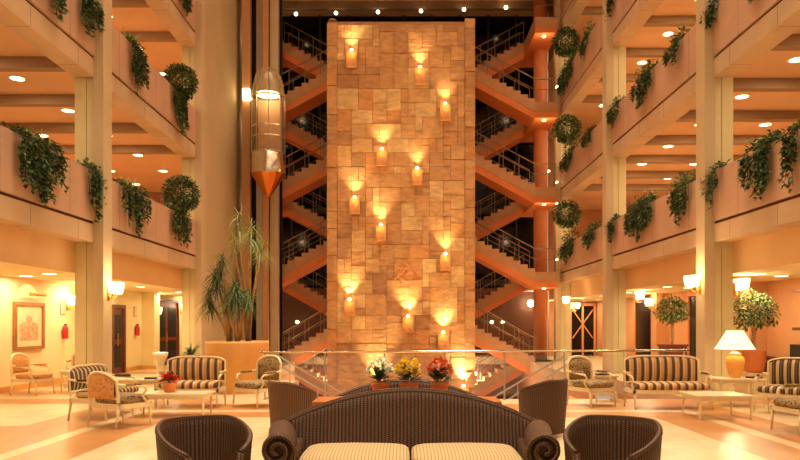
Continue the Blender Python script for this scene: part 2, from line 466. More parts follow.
# back glass wall with mullions
bk = MB(); bk.box(-7.2, 7.2, 35.5, 35.6, 3.4, 17.4); struct(bk.build('window_1', ['darkglass']))
mu = MB()
for k in range(-5, 6): mu.box(k*1.42-.04, k*1.42+.04, 35.35, 35.5, 3.4, 17.2)
for z in LEV: mu.box(-7.2, 7.2, 35.3, 35.5, z-.25, z+.05)
trim(mu, 'mullion')
bk = MB(); bk.box(-7.2, 7.2, 35.4, 35.6, 0, 3.4); struct(bk.build('wall_back', ['woodbrown']))
rf = MB(); rf.box(-12.3, 12.3, 5, 35.6, 17.2, 17.4); struct(rf.build('ceiling', ['soffit']))
rb = MB(); rb.box(-7.2, 7.2, 33.8, 34.1, 16.85, 17.2); trim(rb, 'rib')

# ------------------------------------------------------------------ stone tower
TW0, TW1, TY = (327-404)/25.9, (475-404)/25.9, 27.0
TTOP = EYE+305/25.9
tower = thing('stone_tower', 'tall free-standing tower clad in uneven honey-coloured stone slabs, lit by small lamps', 'tower', ((TW0+TW1)/2, TY+.9, -3.8))
tx, tyy, tz = tower.location
core = MB(); core.box(TW0-tx+.03, TW1-tx-.03, -.86, .9, 0, TTOP-tz-.1, 0); core.build('core', [TONES[4]], tower)
unit = .262
W_ = TW1-TW0-.8; nc = int(W_/unit); unit = W_/nc; nr = int((TTOP-tz)/unit)
occ = [[False]*nc for _ in range(nr)]
tl = MB(); R2 = random.Random(11)
LAMPS = [(352,50),(420,67),(445,103),(382,148),(417,167),(355,196),(381,223),(445,252),(350,297),(408,314),(443,330),(463,383),(377,380)]
ex0, ex1, ez0, ez1 = (391-404)/25.9, (421-404)/25.9, EYE+(324-283)/25.9, EYE+(324-257)/25.9
for j in range(nr):
    for i in range(nc):
        xw = TW0+.4+i*unit; zw = tz+j*unit
        if ex0 < xw+unit/2 < ex1 and ez0 < zw+unit/2 < ez1: occ[j][i] = True
emx0 = [i for i in range(nc) if any(occ[j][i] for j in range(nr))]; emj = [j for j in range(nr) if any(occ[j])]
for j in range(nr):
    for i in range(nc):
        if occ[j][i]: continue
        for _ in range(8):
            wi, hj = R2.choice([(2,2),(2,3),(3,2),(2,2),(3,3),(2,1),(1,2),(3,2),(2,3)])
            wi = min(wi, nc-i); hj = min(hj, nr-j)
            if all(not occ[j+b][i+a] for a in range(wi) for b in range(hj)): break
        else: wi = hj = 1
        for a in range(wi):
            for b in range(hj): occ[j+b][i+a] = True
        x0 = TW0+.4+i*unit-tx; z0 = j*unit; pr = R2.choice([.02,.03,.035,.045,.06]); g = .008
        tl.box(x0+g, x0+wi*unit-g, -.9-pr, -.8, z0+g, z0+hj*unit-g, R2.choice([0,0,1,1,2,3,4,5,6]))
if emx0:
    tl.box(TW0+.4+emx0[0]*unit-tx+.01, TW0+.4+(emx0[-1]+1)*unit-tx-.01, -.93, -.8, emj[0]*unit+.01, (emj[-1]+1)*unit-.01, 5)
for sgn in (0, 1):      # stacked side pilasters
    z = 0
    while z < TTOP-tz-.3:
        h = R2.uniform(.5, 1.2); xx = (TW0-tx) if sgn == 0 else (TW1-tx-.4)
        tl.box(xx+.01, xx+.39, -.9-R2.choice([.05,.08,.1]), .9, z+.01, min(z+h, TTOP-tz)-.01, R2.choice([0,1,2,5])); z += h
tl.build('stone_cladding', TONES, tower)
cp = MB()
for sgn in (0, 1):
    xx = (TW0-tx+.2) if sgn == 0 else (TW1-tx-.2)
    cp = MB(); cp.lathe([(.17,0),(.17,.03),(.13,.07),(.06,.1),(0,.1)], (xx, -.7, TTOP-tz-.03), 14)
    cp.build('finial', [TONES[0]], tower, True)
em = MB()       # relief emblem: peak over crossing diamonds
ecx = (406-404)/25.9-tx; ez = EYE+(324-281)/25.9-tz
def bar(a, b, r=.018): em.tube([(ecx+a[0], -.94, ez+a[1]), (ecx+b[0], -.94, ez+b[1])], r, 6)
bar((-.45,0),(0,.72)); bar((0,.72),(.45,0)); bar((-.45,0),(.45,0))
bar((-.2,.0),(.1,.36)); bar((.2,0),(-.1,.36)); bar((-.1,.36),(0,.5)); bar((.1,.36),(0,.5)); bar((-.3,.2),(-.12,.0)); bar((.3,.2),(.12,0))
em.lathe([(0,0),(.06,0)], (ecx, -.94, ez+.8), 10)
em.build('relief_emblem', ['reliefstone'], tower)
DESC = ['near the upper left corner', 'upper middle, second highest', 'upper right, below the second highest', 'left of centre, a third of the way down', 'right of centre, a little lower than its left neighbour',
 'left edge at mid height', 'just left of centre at mid height', 'right side below mid height', 'left edge in the lower third', 'centre of the lower third, the brightest', 'right side just below the brightest lamp', 'low at the right foot behind the sofa', 'low left foot behind the white flowers']
for (x, y), ds in zip(LAMPS, DESC):
    X, _, Z = at(x, y, 25.9)
    t = thing('wall_lamp', 'small glowing tower lamp ' + ds, 'lamp', (X, TY-.1, Z-.1), 0, 'small lamps on the stone tower')
    b = MB(); b.box(-.2, .2, -.13, .03, -.62, -.06); b.box(-.13, .13, -.18, .03, -.06, -.03); b.build('ledge', [TONES[5]], t)
    s = MB(); s.lathe([(0,0),(.05,.0),(.06,.04),(.05,.09),(.0,.11)], (0,-.09,-.04), 12); s.build('bulb', ['lampglow'], t, True)
    lamp('SPOT', 'bulb_ledge_light', (0, -.2, .04), 110 if y < 180 else (160 if y < 290 else (260 if y < 380 else 520)), (1,.70,.34), rot=(math.radians(180-14), 0, 0), parent=t, shadow_soft_size=.05, spot_size=1.35, spot_blend=1.0)
    lamp('POINT', 'bulb_ledge_light', (0, -.3, -.12), 5, (1,.55,.22), parent=t, shadow_soft_size=.05)  # orange light added in front of the ledge to make it glow

# ------------------------------------------------------------------ staircases
def staircase(sx):
    t = thing('staircase', 'zigzag staircase with grey steps and orange-lit undersides %s of the stone tower' % SIDE[sx], 'staircase', (sx*5.6, 31, -3.8))
    ox, oy, oz = t.location
    XA, XB = 5.55, 2.2
    nst = 11
    def flight(xa, za, xb, zb, y0, y1):
        """from (xa,za) lower to (xb,zb) upper"""
        f = MB(); dx = (xb-xa)/nst; dz = (zb-za)/nst
        poly = []
        for k in range(nst):
            poly.append((xa+dx*k, za+dz*k)); poly.append((xa+dx*k, za+dz*(k+1)))
        poly.append((xb, zb)); poly.append((xb, zb-.40)); poly.append((xa, za-.40))
        poly = [(sx*p[0]-ox, p[1]-oz) for p in poly]
        n = len(poly); b = len(f.v)
        for d in (y0-oy, y1-oy):
            for p in poly: f.v.append(Vector((p[0], d, p[1])))
        f.face([b+i for i in range(n)], 0); f.face([b+n+i for i in range(n)], 0)
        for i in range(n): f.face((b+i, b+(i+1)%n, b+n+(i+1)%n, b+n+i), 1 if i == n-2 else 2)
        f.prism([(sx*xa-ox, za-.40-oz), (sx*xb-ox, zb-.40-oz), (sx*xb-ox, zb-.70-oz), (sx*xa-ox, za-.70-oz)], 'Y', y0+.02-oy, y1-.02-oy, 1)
        f.build('flight', ['stairface', 'stair_orangelit', 'tread'], t)
        r = MB()
        for yy in (y0+.05, y1-.05):
            P = lambda u, h: (sx*(xa+(xb-xa)*u)-ox, yy-oy, za+(zb-za)*u+h-oz)
            r.tube([P(0,1.0), P(1,1.0)], .024, 6)
            r.tube([P(0,.55), P(1,.55)], .016, 6)
            for k in range(6): r.tube([P(k/5, -.02), P(k/5, 1.0)], .016, 5)
        r.build('railing', ['railsteel'], t)
    yf0, yf1, yb0, yb1 = 29.66, 31.0, 32.4, 33.7
    lv = [-3.8, 0.0] + LEV
    for i in range(len(lv)-1):
        lo, hi = lv[i], lv[i+1]; mid = (lo+hi)/2
        flight(XA, lo, XB, mid, yf0, yf1)
        flight(XB, mid, XA, hi, yb0, yb1)
        h = MB(); a, b = sorted((sx*XB-ox, sx*(XB-1.2)-ox)); h.box(a, b, yf0-oy, yb1-oy, mid-.3-oz, mid-oz, 0); h.build('half_landing', ['stairface'], t)
    for z in lv[1:]:
        d = MB(); far = XP-.22 if sx > 0 else 6.9
        a, b = sorted((sx*XA-ox, sx*far-ox))
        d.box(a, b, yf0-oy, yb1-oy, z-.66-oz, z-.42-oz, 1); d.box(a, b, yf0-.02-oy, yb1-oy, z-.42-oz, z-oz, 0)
        d.build('landing', ['stairface', 'stair_orangelit'], t)
        r = MB()
        for hh, rr in ((1.0,.028),(.55,.016)): r.tube([(sx*XA-ox, yf0-oy+.05, z+hh-oz), (sx*(far-.1)-ox, yf0-oy+.05, z+hh-oz)], rr, 6)
        if z > -1:
            g = MB(); gx_ = sx*6.0-ox; g.lathe([(0,-.05),(.07,-.04),(.08,0)], (gx_, yf0-oy+.35, z-.66-oz), 12); gl = g.build('landing_fill_disc', ['lampglow'], t, True)  # glowing disc added under the landing, paired with the fill light
            lamp('POINT', 'landing_fill', (gx_, yf0-oy+.1, z-1.0-oz), 14, (1,.66,.36), parent=t, shadow_soft_size=.08)  # fill light added under each landing to brighten the stairs
        if z > 0: r.build('landing_rail', ['railsteel'], t)
    return t
staircase(-1); staircase(1)
# round orange column carrying the right landings, and small lamps on it
oc = MB(); oc.tube([(6.18, 31.7, 0), (6.18, 31.7, 17.2)], .31, 24); trim(oc, 'orangecol', True)
for iy, y in enumerate((24, 88, 172, 183, 204, 260)):
    X, Y, Z = at(556 if y != 172 else 548, y, 23.4)
    o = MB(); o.lathe([(0,-.05),(.05,0),(0,.05)], (0,0,0), 10); o.tube([(0,0,0),(0,.2,0)], .02, 6)
    oo = o.build('spot_lamp', ['lampglow'], None, True, (X, Y-.2, Z))
    tag(oo, 'tiny bright lamp right of the zigzag stairs, %s counted from the top' % ['first','second','third','fourth','fifth','lowest'][iy], 'lamp', 'tiny lamps by the right-hand stairs')
# row of globe lamps under the dark roof
for i, (x, y) in enumerate(((296,14),(336,13),(378,12),(421,11),(464,9.5),(506,7.5))):
    X, Y, Z = at(x, y, 20.8)
    t = thing('globe_lamp', '%s small globe lamp from the left in the row under the dark roof' % ['first','second','third','fourth','fifth','sixth'][i], 'lamp', (X, Y, Z), 0, 'globe lamps in a row under the roof')
    g = MB(); g.lathe([(0,-.09),(.07,-.06),(.09,0),(.07,.06),(0,.09)], (0,0,0), 12); g.build('globe', ['lampglow'], t, True)
    st = MB(); st.tube([(0,0,.08), (0,0,17.21-Z)], .012, 5); st.build('stem', ['mullion'], t)

# ------------------------------------------------------------------ lift
def px_post(x0, x1, s, y, z0, z1, mat, name=None):
    p = MB(); p.box((x0-404)/s, (x1-404)/s, y, y+.28, z0, z1); return trim(p, mat)
px_post(242, 250, 25, 28.0, 0, 17.2, 'post'); px_post(256, 262, 24.6, 28.5, 0, 17.2, 'steel')
px_post(262.5, 268, 25, 28.0, 0, 17.2, 'post'); px_post(271, 279, 24.5, 28.4, 0, 17.2, 'column')
p = MB(); p.box(-6.45, -5.05, 29.0, 29.1, 0, 17.2); trim(p, 'dark')
lx = (265-404)/26.6
lift = thing('glass_lift', 'capsule-shaped glass lift cabin with copper cone underneath, halfway up its shaft', 'lift', (lx, 26.95, 6.4))
b = MB(); b.lathe([(.62,1.75),(.62,3.9)], n=28); b.lathe([(.62,3.9),(.6,4.35),(.5,4.75),(.3,5.0),(0,5.08)], n=28); b.build('glass_shell', ['liftglass'], lift, True)
b = MB()
for z in (1.75, 2.35, 2.75, 3.9): b.lathe([(.63,z-.03),(.655,z),(.63,z+.03)], n=28)
for k in range(8):
    a = k*PI/4+.2; b.tube([(.63*math.cos(a), .63*math.sin(a), 1.7), (.63*math.cos(a), .63*math.sin(a), 4.0), (.4*math.cos(a), .4*math.sin(a), 4.9)], .02, 5)
b.build('frame', ['chrome'], lift)
b = MB(); b.lathe([(.66,.95),(.67,1.7),(.6,1.75),(0,1.75)], n=28); b.build('skirt', ['chrome'], lift, True)
b = MB(); b.lathe([(.0,.1),(.08,.12),(.66,.95)], n=14); b.build('base_cone', ['copper'], lift)
b = MB(); b.lathe([(0,4.0),(.42,4.0),(.42,4.06),(0,4.06)], n=24); b.build('ceiling_light', ['lampglow'], lift)
b = MB(); b.box(-.3,-.2,.5,1.12,1.9,2.1); b.box(.12,.2,.5,1.12,1.9,2.1); b.box(-.3,.2,.5,1.1,3.5,3.6); b.build('guide_bracket', ['mullion'], lift)
b = MB(); b.box(-.45,.45,.3,.42,1.8,3.9); b.build('back_panel', ['stairface'], lift)
lamp('POINT', 'lift_light', (0,-.1,3.7), 9, parent=lift, shadow_soft_size=.2)
o = MB(); o.box(-.14,.14,-.1,.1,-.22,.22); oo = o.build('shaft_lamp', ['globeglow'], None, False, ((246-404)/25.2, 27.85, EYE+230/25.2))
tag(oo, 'square white lamp on the orange post left of the glass lift', 'lamp')

for q, (bx, wh) in enumerate(((3.4, 'right'), (-3.4, 'left'))):  # globes and fill lights added to brighten the basement stairs
    b = MB(); b.lathe([(0,-.1),(.1,-.08),(.14,0),(.1,.08),(0,.1)], (0,0,0), 14); b.tube([(0,.05,0),(0,.3,0)], .02, 6)
    bo = tag(b.build('basement_fill_globe', ['globeglow'], None, True, (bx, 33.86, -.8)), 'added glowing globe brightening the basement opening, %s of the tower foot' % wh, 'wall light')
    lamp('POINT', 'basement_fill', (0, -1.2, .0), 90, (1,.76,.46), parent=bo, shadow_soft_size=.2)
    lamp('POINT', 'basement_fill', (0, -5.5, -.6), 120, (1,.76,.46), parent=bo, shadow_soft_size=.2)
# ------------------------------------------------------------------ recessed downlights
dl0 = None
def downlight(X, Y, z, label, group, e):
    global dl0
    if dl0 is None:
        dl0 = thing('recessed_downlight', label, 'downlight', (X, Y, z), 0, group)
        r = MB(); r.lathe([(.15,0),(.195,-.012),(.2,0)], n=20); r.build('trim_ring', ['cream'], dl0, True)
        g = MB(); g.lathe([(0,-.006),(.15,-.004)], n=20); g.build('lens', ['lampglow'], dl0)
        t = dl0
    else:
        t = copy_tree(dl0); t.location = (X, Y, z); t['label'] = label; t['group'] = group
    if e: lamp('AREA', 'downlight_beam', (X, Y, z-.03), e, (1,.78,.50) if z > 3 else (1,.84,.56), shape='DISK', size=.3)
ORD = ['first', 'second', 'third', 'fourth', 'fifth', 'sixth', 'seventh', 'eighth', 'ninth', 'tenth']
from collections import Counter
cnt = Counter()
def nth(key):
    cnt[key] += 1; return ORD[cnt[key]-1]
for sx in (-1, 1):
    off = 16.2 if sx < 0 else 15.05; xl = (8.95, 10.9) if sx < 0 else (8.45, 10.3)
    for li, z in enumerate(LEV[1:]):
        for k in range(-3, 7):
            Y = off+2.45*k
            if Y > (22.4 if sx < 0 else 30) or Y < 7: 
                if not (sx < 0 and Y < 29): continue
            if Y < 7: continue
            for xi, xx in enumerate(xl):
                if sx < 0 and xi == 0 and Y > 27.5: continue
                if Y > 23 and sx < 0 and xx < 7.3: continue
                x_px = 404+sx*xx*700/Y; y_px = 324-(z-.12-EYE)*700/Y
                vis = -4 < x_px < 804 and -4 < y_px
                if vis: downlight(sx*xx, Y, z-.12, '%s downlight from the front, %s row, %s gallery ceiling, %s tier up' % (nth((sx, li, xi)), ['parapet-side', 'wall-side'][xi], SIDE[sx], ORD[li]), 'downlights of the %s gallery, %s tier' % (SIDE[sx], ORD[li]), 36)
                elif xi == 0: lamp('AREA', 'downlight_beam', (sx*xx, Y, z-.15), 36, (1,.78,.5), shape='DISK', size=.3)
    for Y in (8.5, 12, 15.6, 18.2, 21, 24.6, 28) + ((31, 33.5) if sx > 0 else ()):  # the extra far right ones are added to brighten the end wall
        for xx in (7.9, 8.8):
            x_px = 404+sx*xx*700/Y
            if -2 < x_px < 802: downlight(sx*xx, Y+(xx-7.9)*.8, 2.72, '%s downlight from the front, %s row, low ground-floor ceiling on the %s' % (nth((sx, 'g', xx)), 'atrium-side' if xx < 8 else 'wall-side', SIDE[sx]), 'ground-floor downlights on the %s' % SIDE[sx], 20 if sx < 0 else 19)
            else: lamp('AREA', 'downlight_beam', (sx*xx, Y, 2.68), 22, (1,.82,.54), shape='DISK', size=.3)

# ------------------------------------------------------------------ wall sconces
def sconce(X, Y, Z, nx, ny, where, e=16, sc_=1.4):
    t = thing('wall_sconce', 'twin white glass wall sconce glowing ' + where, 'wall light', (X, Y, Z), math.atan2(nx, -ny), 'glowing wall sconces on the ground floor'); t.scale = (sc_,)*3
    b = MB(); b.box(-.04,.04,-.02,.0,-.16,.06); b.tube([(0,-.01,-.08),(-.06,-.08,-.14),(-.1,-.12,-.06)], .012, 6); b.tube([(0,-.01,-.08),(.06,-.08,-.14),(.1,-.12,-.06)], .012, 6); b.build('bracket', ['brass'], t)
    for q in (-.1, .1):
        g = MB(); g.lathe([(0,-.06),(.05,-.06),(.075,0),(.085,.1),(.08,.12)], (q,-.13,0), 14); g.build('glass_cup', ['globeglow'], t, True)
    lamp('POINT', 'sconce_light', (0,-.22,.1), e, (1,.78,.46), parent=t, shadow_soft_size=.12)
sconce(-9.3, 19.3, 2.2, 1, 0, 'on the left wall between framed picture and column')
sconce(-XP+.2, 15.48, 2.35, 1, 0, 'on the tall left column nearest the camera', 30)
sconce(-9.3, 25.9, 2.05, 1, 0, 'left of the dark wooden door')
sconce(-9.3, 29.1, 2.25, 1, 0, 'right of the dark wooden door')
sconce(XP-.2, 15.48, 2.5, -1, 0, 'on the tall right column nearest the camera', 30)
sconce(XP+.68, 15.8, 2.45, 1, 0, 'behind the right column, above the table lamp', 34)
sconce(7.6, 23.1, 2.5, 1, 0, 'on the second right column, beside the dark opening')
sconce(9.6-.45, 25.6, 2.35, -1, 0, 'on the right wall pilaster by the dark openings')
sconce(6.55, 27.5, 2.5, -1, 0, 'in the far right bay beside a dark window', 14)
sconce(7.4, 30.6, 2.35, 0, -1, 'in the far right bay on its end column', 14)
X, Y, Z = at(533, 303, 20.2)
t = thing('globe_wall_light', 'large glowing round globe on the wall behind the right staircase', 'wall light', (X, Y+.6, Z))
g = MB(); g.lathe([(0,-.2),(.15,-.14),(.2,0),(.15,.14),(0,.2)], (0,0,0), 18); g.build('globe', ['globeglow'], t, True)
g = MB(); g.tube([(0,.15,0),(0,.68,0)], .03, 8); g.build('bracket', ['brass'], t)
lamp('POINT', 'globe_light', (0,-.4,0), 60, parent=t, shadow_soft_size=.2)
for x, wh in ((492, 'nearest the tower on its right'), (503, 'second right of the tower'), (297, 'left of the tower, behind the left staircase')):
    X, Y, Z = at(x, 322, 20.2)
    g = MB(); g.lathe([(0,-.09),(.08,-.05),(.09,0),(.08,.05),(0,.09)], (0,0,0), 12); g.tube([(0,.05,0),(0,.7,0)], .02, 6)
    tag(g.build('wall_light', ['globeglow'], None, True, (X, Y+.05, Z)), 'small glowing lamp on the brown back wall, ' + wh, 'wall light', 'small lamps behind the stairs')

# ------------------------------------------------------------------ doors, openings, picture, extinguishers
def wall_door(n, sx, y0, y1, gx, hgt, leaves=2, name='door'):
    xs_ = sx*gx
    d = MB(); a, b = sorted((xs_, xs_-sx*.05)); d.box(a, b, y0, y1, 0, hgt); o = d.build('door_%d' % n, ['woodred']); struct(o)
    f = MB(); a, b = sorted((xs_, xs_-sx*.12))
    f.box(a, b, y0-.12, y0, 0, hgt+.12); f.box(a, b, y1, y1+.12, 0, hgt+.12); f.box(a, b, y0, y1, hgt, hgt+.12); f.build('door_frame', ['woodbrown'], o)
    wl = (y1-y0)/leaves
    for k in range(leaves):
        q = MB(); a, b = sorted((xs_-sx*.05, xs_-sx*.07))
        q.box(a, b, y0+k*wl+.18, y0+(k+1)*wl-.18, 1.1, hgt-.2); q.box(a, b, y0+k*wl+.18, y0+(k+1)*wl-.18, .2, .95); q.build('door_panel', ['black'], o)
    h = MB(); hx = xs_-sx*.1; h.tube([(hx, (y0+y1)/2-.08, .9), (hx, (y0+y1)/2-.08, 1.3)], .018, 8); h.build('door_handle', ['brass'], o)
wall_door(1, -1, 26.0, 28.5, 9.3, 2.45); wall_door(2, -1, 22.2, 23.0, 9.3, 2.1, 1)
def opening(n, sx, y0, y1, gx, hgt):
    d = MB(); a, b = sorted((sx*gx, sx*(gx-.04))); d.box(a, b, y0, y1, 0, hgt); o = struct(d.build('window_%d' % n, ['darkglass']))
    f = MB(); a, b = sorted((sx*gx, sx*(gx-.1)))
    for yy in (y0, y1): f.box(a, b, yy-.06, yy+.06, 0, hgt)
    f.box(a, b, y0, y1, hgt-.08, hgt+.06); f.build('window_frame', ['orangecol'], o)
opening(2, 1, 26.3, 28.9, 9.6, 2.6); opening(3, 1, 21.3, 23.5, 9.6, 2.6)
e = MB(); e.box(8.35, 9.45, 34.9, 35.0, 0, 2.55); e = struct(e.build('window_4', ['darkglass']))
f = MB()
for xx in (8.3, 8.9, 9.5): f.box(xx-.05, xx+.05, 34.84, 34.92, 0, 2.6)
f.box(8.3, 9.5, 34.84, 34.92, 2.5, 2.65); f.tube([(8.4,34.86,.9),(9.4,34.86,2.3)], .03, 6); f.tube([(9.4,34.86,.9),(8.4,34.86,2.3)], .03, 6)
f.build('window_frame', ['orangecol'], e)
pic = thing('framed_picture', 'gold-framed pale print of a domed building hanging on the left wall', 'picture', (-9.28, 17.3, 1.55))
p = MB()
for (a, b, c, d) in ((-.68,.68,.5,.58),(-.68,.68,-.58,-.5),(-.68,-.6,-.5,.5),(.6,.68,-.5,.5)): p.box(-.02,.06,a,b,c,d)
p.build('frame', ['goldwood'], pic)
p = MB(); p.box(-.01,.015,-.6,.6,-.5,.5); p.build('mat_board', ['artpaper'], pic)
p = MB(); p.box(.015,.02,-.42,.42,-.36,.05)
for k in range(7): p.box(.02,.024,-.4+k*.12,-.33+k*.12,-.3,0)
p.prism([(-.3,.05),(.3,.05),(.3,.1),(.14,.1)]+[(.14*math.cos(a*PI/8),.12+.14*math.sin(a*PI/8)) for a in range(9)]+[(-.14,.1),(-.3,.1)], 'X', .015, .022); p.build('print', ['artink'], pic)
pl = MB(); pl.tube([(-9.25,17.3,2.3),(-9.05,17.3,2.36)], .015, 6); pl.tube([(-9.05,16.95,2.33),(-9.05,17.65,2.33)], .04, 10)
tag(pl.build('picture_light', ['brass']), 'slim brass picture light above the framed print', 'picture light')
lamp('SPOT', 'picture_beam', (-8.6,17.3,2.6), 25, spot_size=1.4, rot=(0, math.radians(50), 0))
for y, wh in ((19.05, 'beside the framed picture'), (24.2, 'nearer the wooden door')):
    t = thing('fire_extinguisher', 'red fire extinguisher hung on the left wall ' + wh, 'fire extinguisher', (-9.215, y, 1.2)); t.scale = (.85,.85,.75)
    b = MB(); b.lathe([(0,0),(.085,0),(.09,.03),(.09,.38),(.06,.46),(.03,.48),(0,.48)], n=16); b.build('cylinder', ['red'], t, True)
    b = MB(); b.box(-.03,.03,-.02,.06,.47,.54); b.tube([(.0,.05,.5),(.02,.13,.4),(.02,.12,.1)], .014, 6); b.build('hose', ['black'], t)
    s = MB(); s.box(-9.3,-9.28,y-.13,y+.13,1.85,2.2); s.box(-9.28,-9.275,y-.1,y+.1,1.88,2.17,1)
    tag(s.build('wall_notice', ['woodtop','artpaper']), 'small framed notice above the extinguisher ' + wh, 'notice')
for z, wh in ((2.35, 'upper'), (1.45, 'lower')):
    s = MB(); s.box(9.2,9.6,13.6,16.6,z,z+.07); tag(s.build('wall_shelf', ['woodbrown']), wh + ' dark wall shelf at the far right', 'shelf')
t = MB(); t.box(9.15,9.58,14.3,16.6,.78,1.12); t.box(9.12,9.15,14.4,16.5,.82,1.08)
tag(t.build('dark_cabinet', ['black']), 'low dark cabinet on the brown ledge at the far right', 'cabinet')

# ------------------------------------------------------------------ glass balustrade round the opening
bal = thing('glass_balustrade', 'long glass balustrade with slim chrome top rail guarding the floor opening', 'railing', (1.5, 14.85, 0))
r = MB(); r.tube([(-4.55,0,1.0),(4.55,0,1.04)], .026, 8); r.build('top_rail', ['chrome'], bal, True)
g = MB(); g.box(-4.5,4.5,-.006,.006,.08,.95); g.build('glass_panel', ['glass'], bal)
for k in range(8):
    q = MB(); xx = -4.45+k*1.27; q.tube([(xx,0,0),(xx,0,1.01)], .018, 8); q.lathe([(0,0),(.05,0),(.05,.012),(0,.012)], (xx,0,0), 10); q.build('post', ['steel'], bal)
def downstair(sx, x0):
    t = thing('basement_stair', 'short stair with slanting rail going down %s of the tower foot, behind the balustrade' % ('left' if sx < 0 else 'right'), 'stairs', (x0, 15.7, 0))
    f = MB(); poly = []; n = 12; d = -sx
    for k in range(n): poly += [(d*.27*k, -.16*k-.02), (d*.27*(k+1), -.16*k-.02)]
    poly += [(d*.27*n, -.16*n-.3), (0, -.4)]
    f.prism(poly, 'Y', -.6, .8); f.build('steps', ['stair_orangelit'], t)  # steps share the orange with warm light painted in
    r = MB()
    for yy in (-.55, .75):
        r.tube([(0,yy,.85),(d*.27*n,yy,.85-.16*n)], .022, 8)
        for k in (1,4,7,10): r.tube([(d*.27*k,yy,-.16*k-.05),(d*.27*k,yy,.85-.16*k)], .014, 6)
    r.build('handrail', ['steel'], t)
downstair(-1, -2.95); downstair(1, 3.75)
bt = thing('baluster_rail', 'dark baluster railing at floor level behind the staircases', 'railing', (0.0, 34.15, 0))
b = MB(); b.box(-5.4,5.4,-.03,.03,.95,1.0)
b.build('rail', ['woodbrown'], bt)
b = MB()
for k in range(67): b.tube([(-5.3+k*.16,0,0),(-4.9+k*.16,0,.95)], .018, 5)
ob = b.build('balusters', ['woodbrown'], bt)

# ------------------------------------------------------------------ wicker furniture
def tub_chair(name, label, loc, rz, mat='wicker', H=.74, sc_=1.0):
    t = thing(name, label, 'armchair', loc, rz, 'wicker tub chairs round the wicker sofas')
    def plan(u):                                   # U-shaped path: front-left -> back -> front-right, faces -Y
        a = math.radians(-62) + (math.radians(304))*(1-u) if False else None
        ang = math.radians(238)-math.radians(296)*u     # from front-left round the back (+Y) to front-right
        c, s_ = math.cos(ang), math.sin(ang)
        e = .86
        return (.41*math.copysign(abs(c)**e, c), .40*math.copysign(abs(s_)**e, s_)+.0)
    def top(u):
        q = abs(u-.5)*2
        return H-.22*max(0, (q-.3)/.7)**1.3
    def shell(u, v):
        x, y = plan(u); h = top(u)
        # v 0..1: outer bottom -> outer top -> rim -> inner bottom
        if v < .5: k = v/.5; sc_ = .86+.14*k**.8; z = .06+(h-.06)*k
        elif v < .6: k = (v-.5)/.1; sc_ = 1.0-.11*k; z = h+.02*math.sin(PI*k)
        else: k = (v-.6)/.4; sc_ = .89-.07*k; z = h-(h-.3)*k
        return (x*sc_, y*sc_, z)
    b = MB(); b.grid(shell, 56, 20, usc=2.1, vsc=1.5); b.build('woven_shell', [mat], t, True)
    rr = MB(); pts = []
    for k in range(41):
        u = k/40; x, y = plan(u); pts.append((x*.95, y*.95, top(u)+.01))
    rr.tube(pts, .026, 10); 
    for u in (0, 1):
        x, y = plan(u); rr.tube([(x*.95, y*.95, top(u)+.01), (x*.86, y*.88, .06)], .032, 10)
    rr.build('rolled_rim', [mat], t, True)
    s = MB(); s.rbox(-.31,.31,-.36,.3,.06,.24, .04); s.build('seat_base', [mat], t, True)
    s = MB(); s.rbox(-.29,.29,-.34,.27,.22,.29,.04, crown=.0); s.build('seat_cushion', ['cushion'], t, True)
    t.scale = (sc_, sc_, 1)
    for lx_, ly in ((-.27,-.28),(.27,-.28),(-.25,.28),(.25,.28)):
        q = MB(); q.tube([(lx_,ly,0),(lx_,ly,.1)], [.022,.03], 8); q.build('leg', ['woodtop'], t)
    return t
def face(dx, dy): return math.atan2(dx, -dy)          # rz such that local -Y points to (dx,dy)
tub_chair('wicker_tub_chair', 'dark wicker tub chair at the bottom left, opening towards the sofa front', (-1.71, 6.0, 0), face(.5,-.86), sc_=.96)
tub_chair('wicker_tub_chair', 'dark wicker tub chair at the bottom right, opening towards the sofa front', (1.74, 5.85, 0), face(-.5,-.86), sc_=.95, H=.76)
tub_chair('wicker_tub_chair', 'brown wicker tub chair seen from outside, behind the left end of the wicker sofa', (-1.60, 10.05, 0), face(.75,.66), 'wickerlight', .76, .84)
tub_chair('wicker_tub_chair', 'brown wicker tub chair seen from outside, behind the right end of the wicker sofa', (1.99, 10.0, 0), face(-.75,.66), 'wicker', .79, .82)

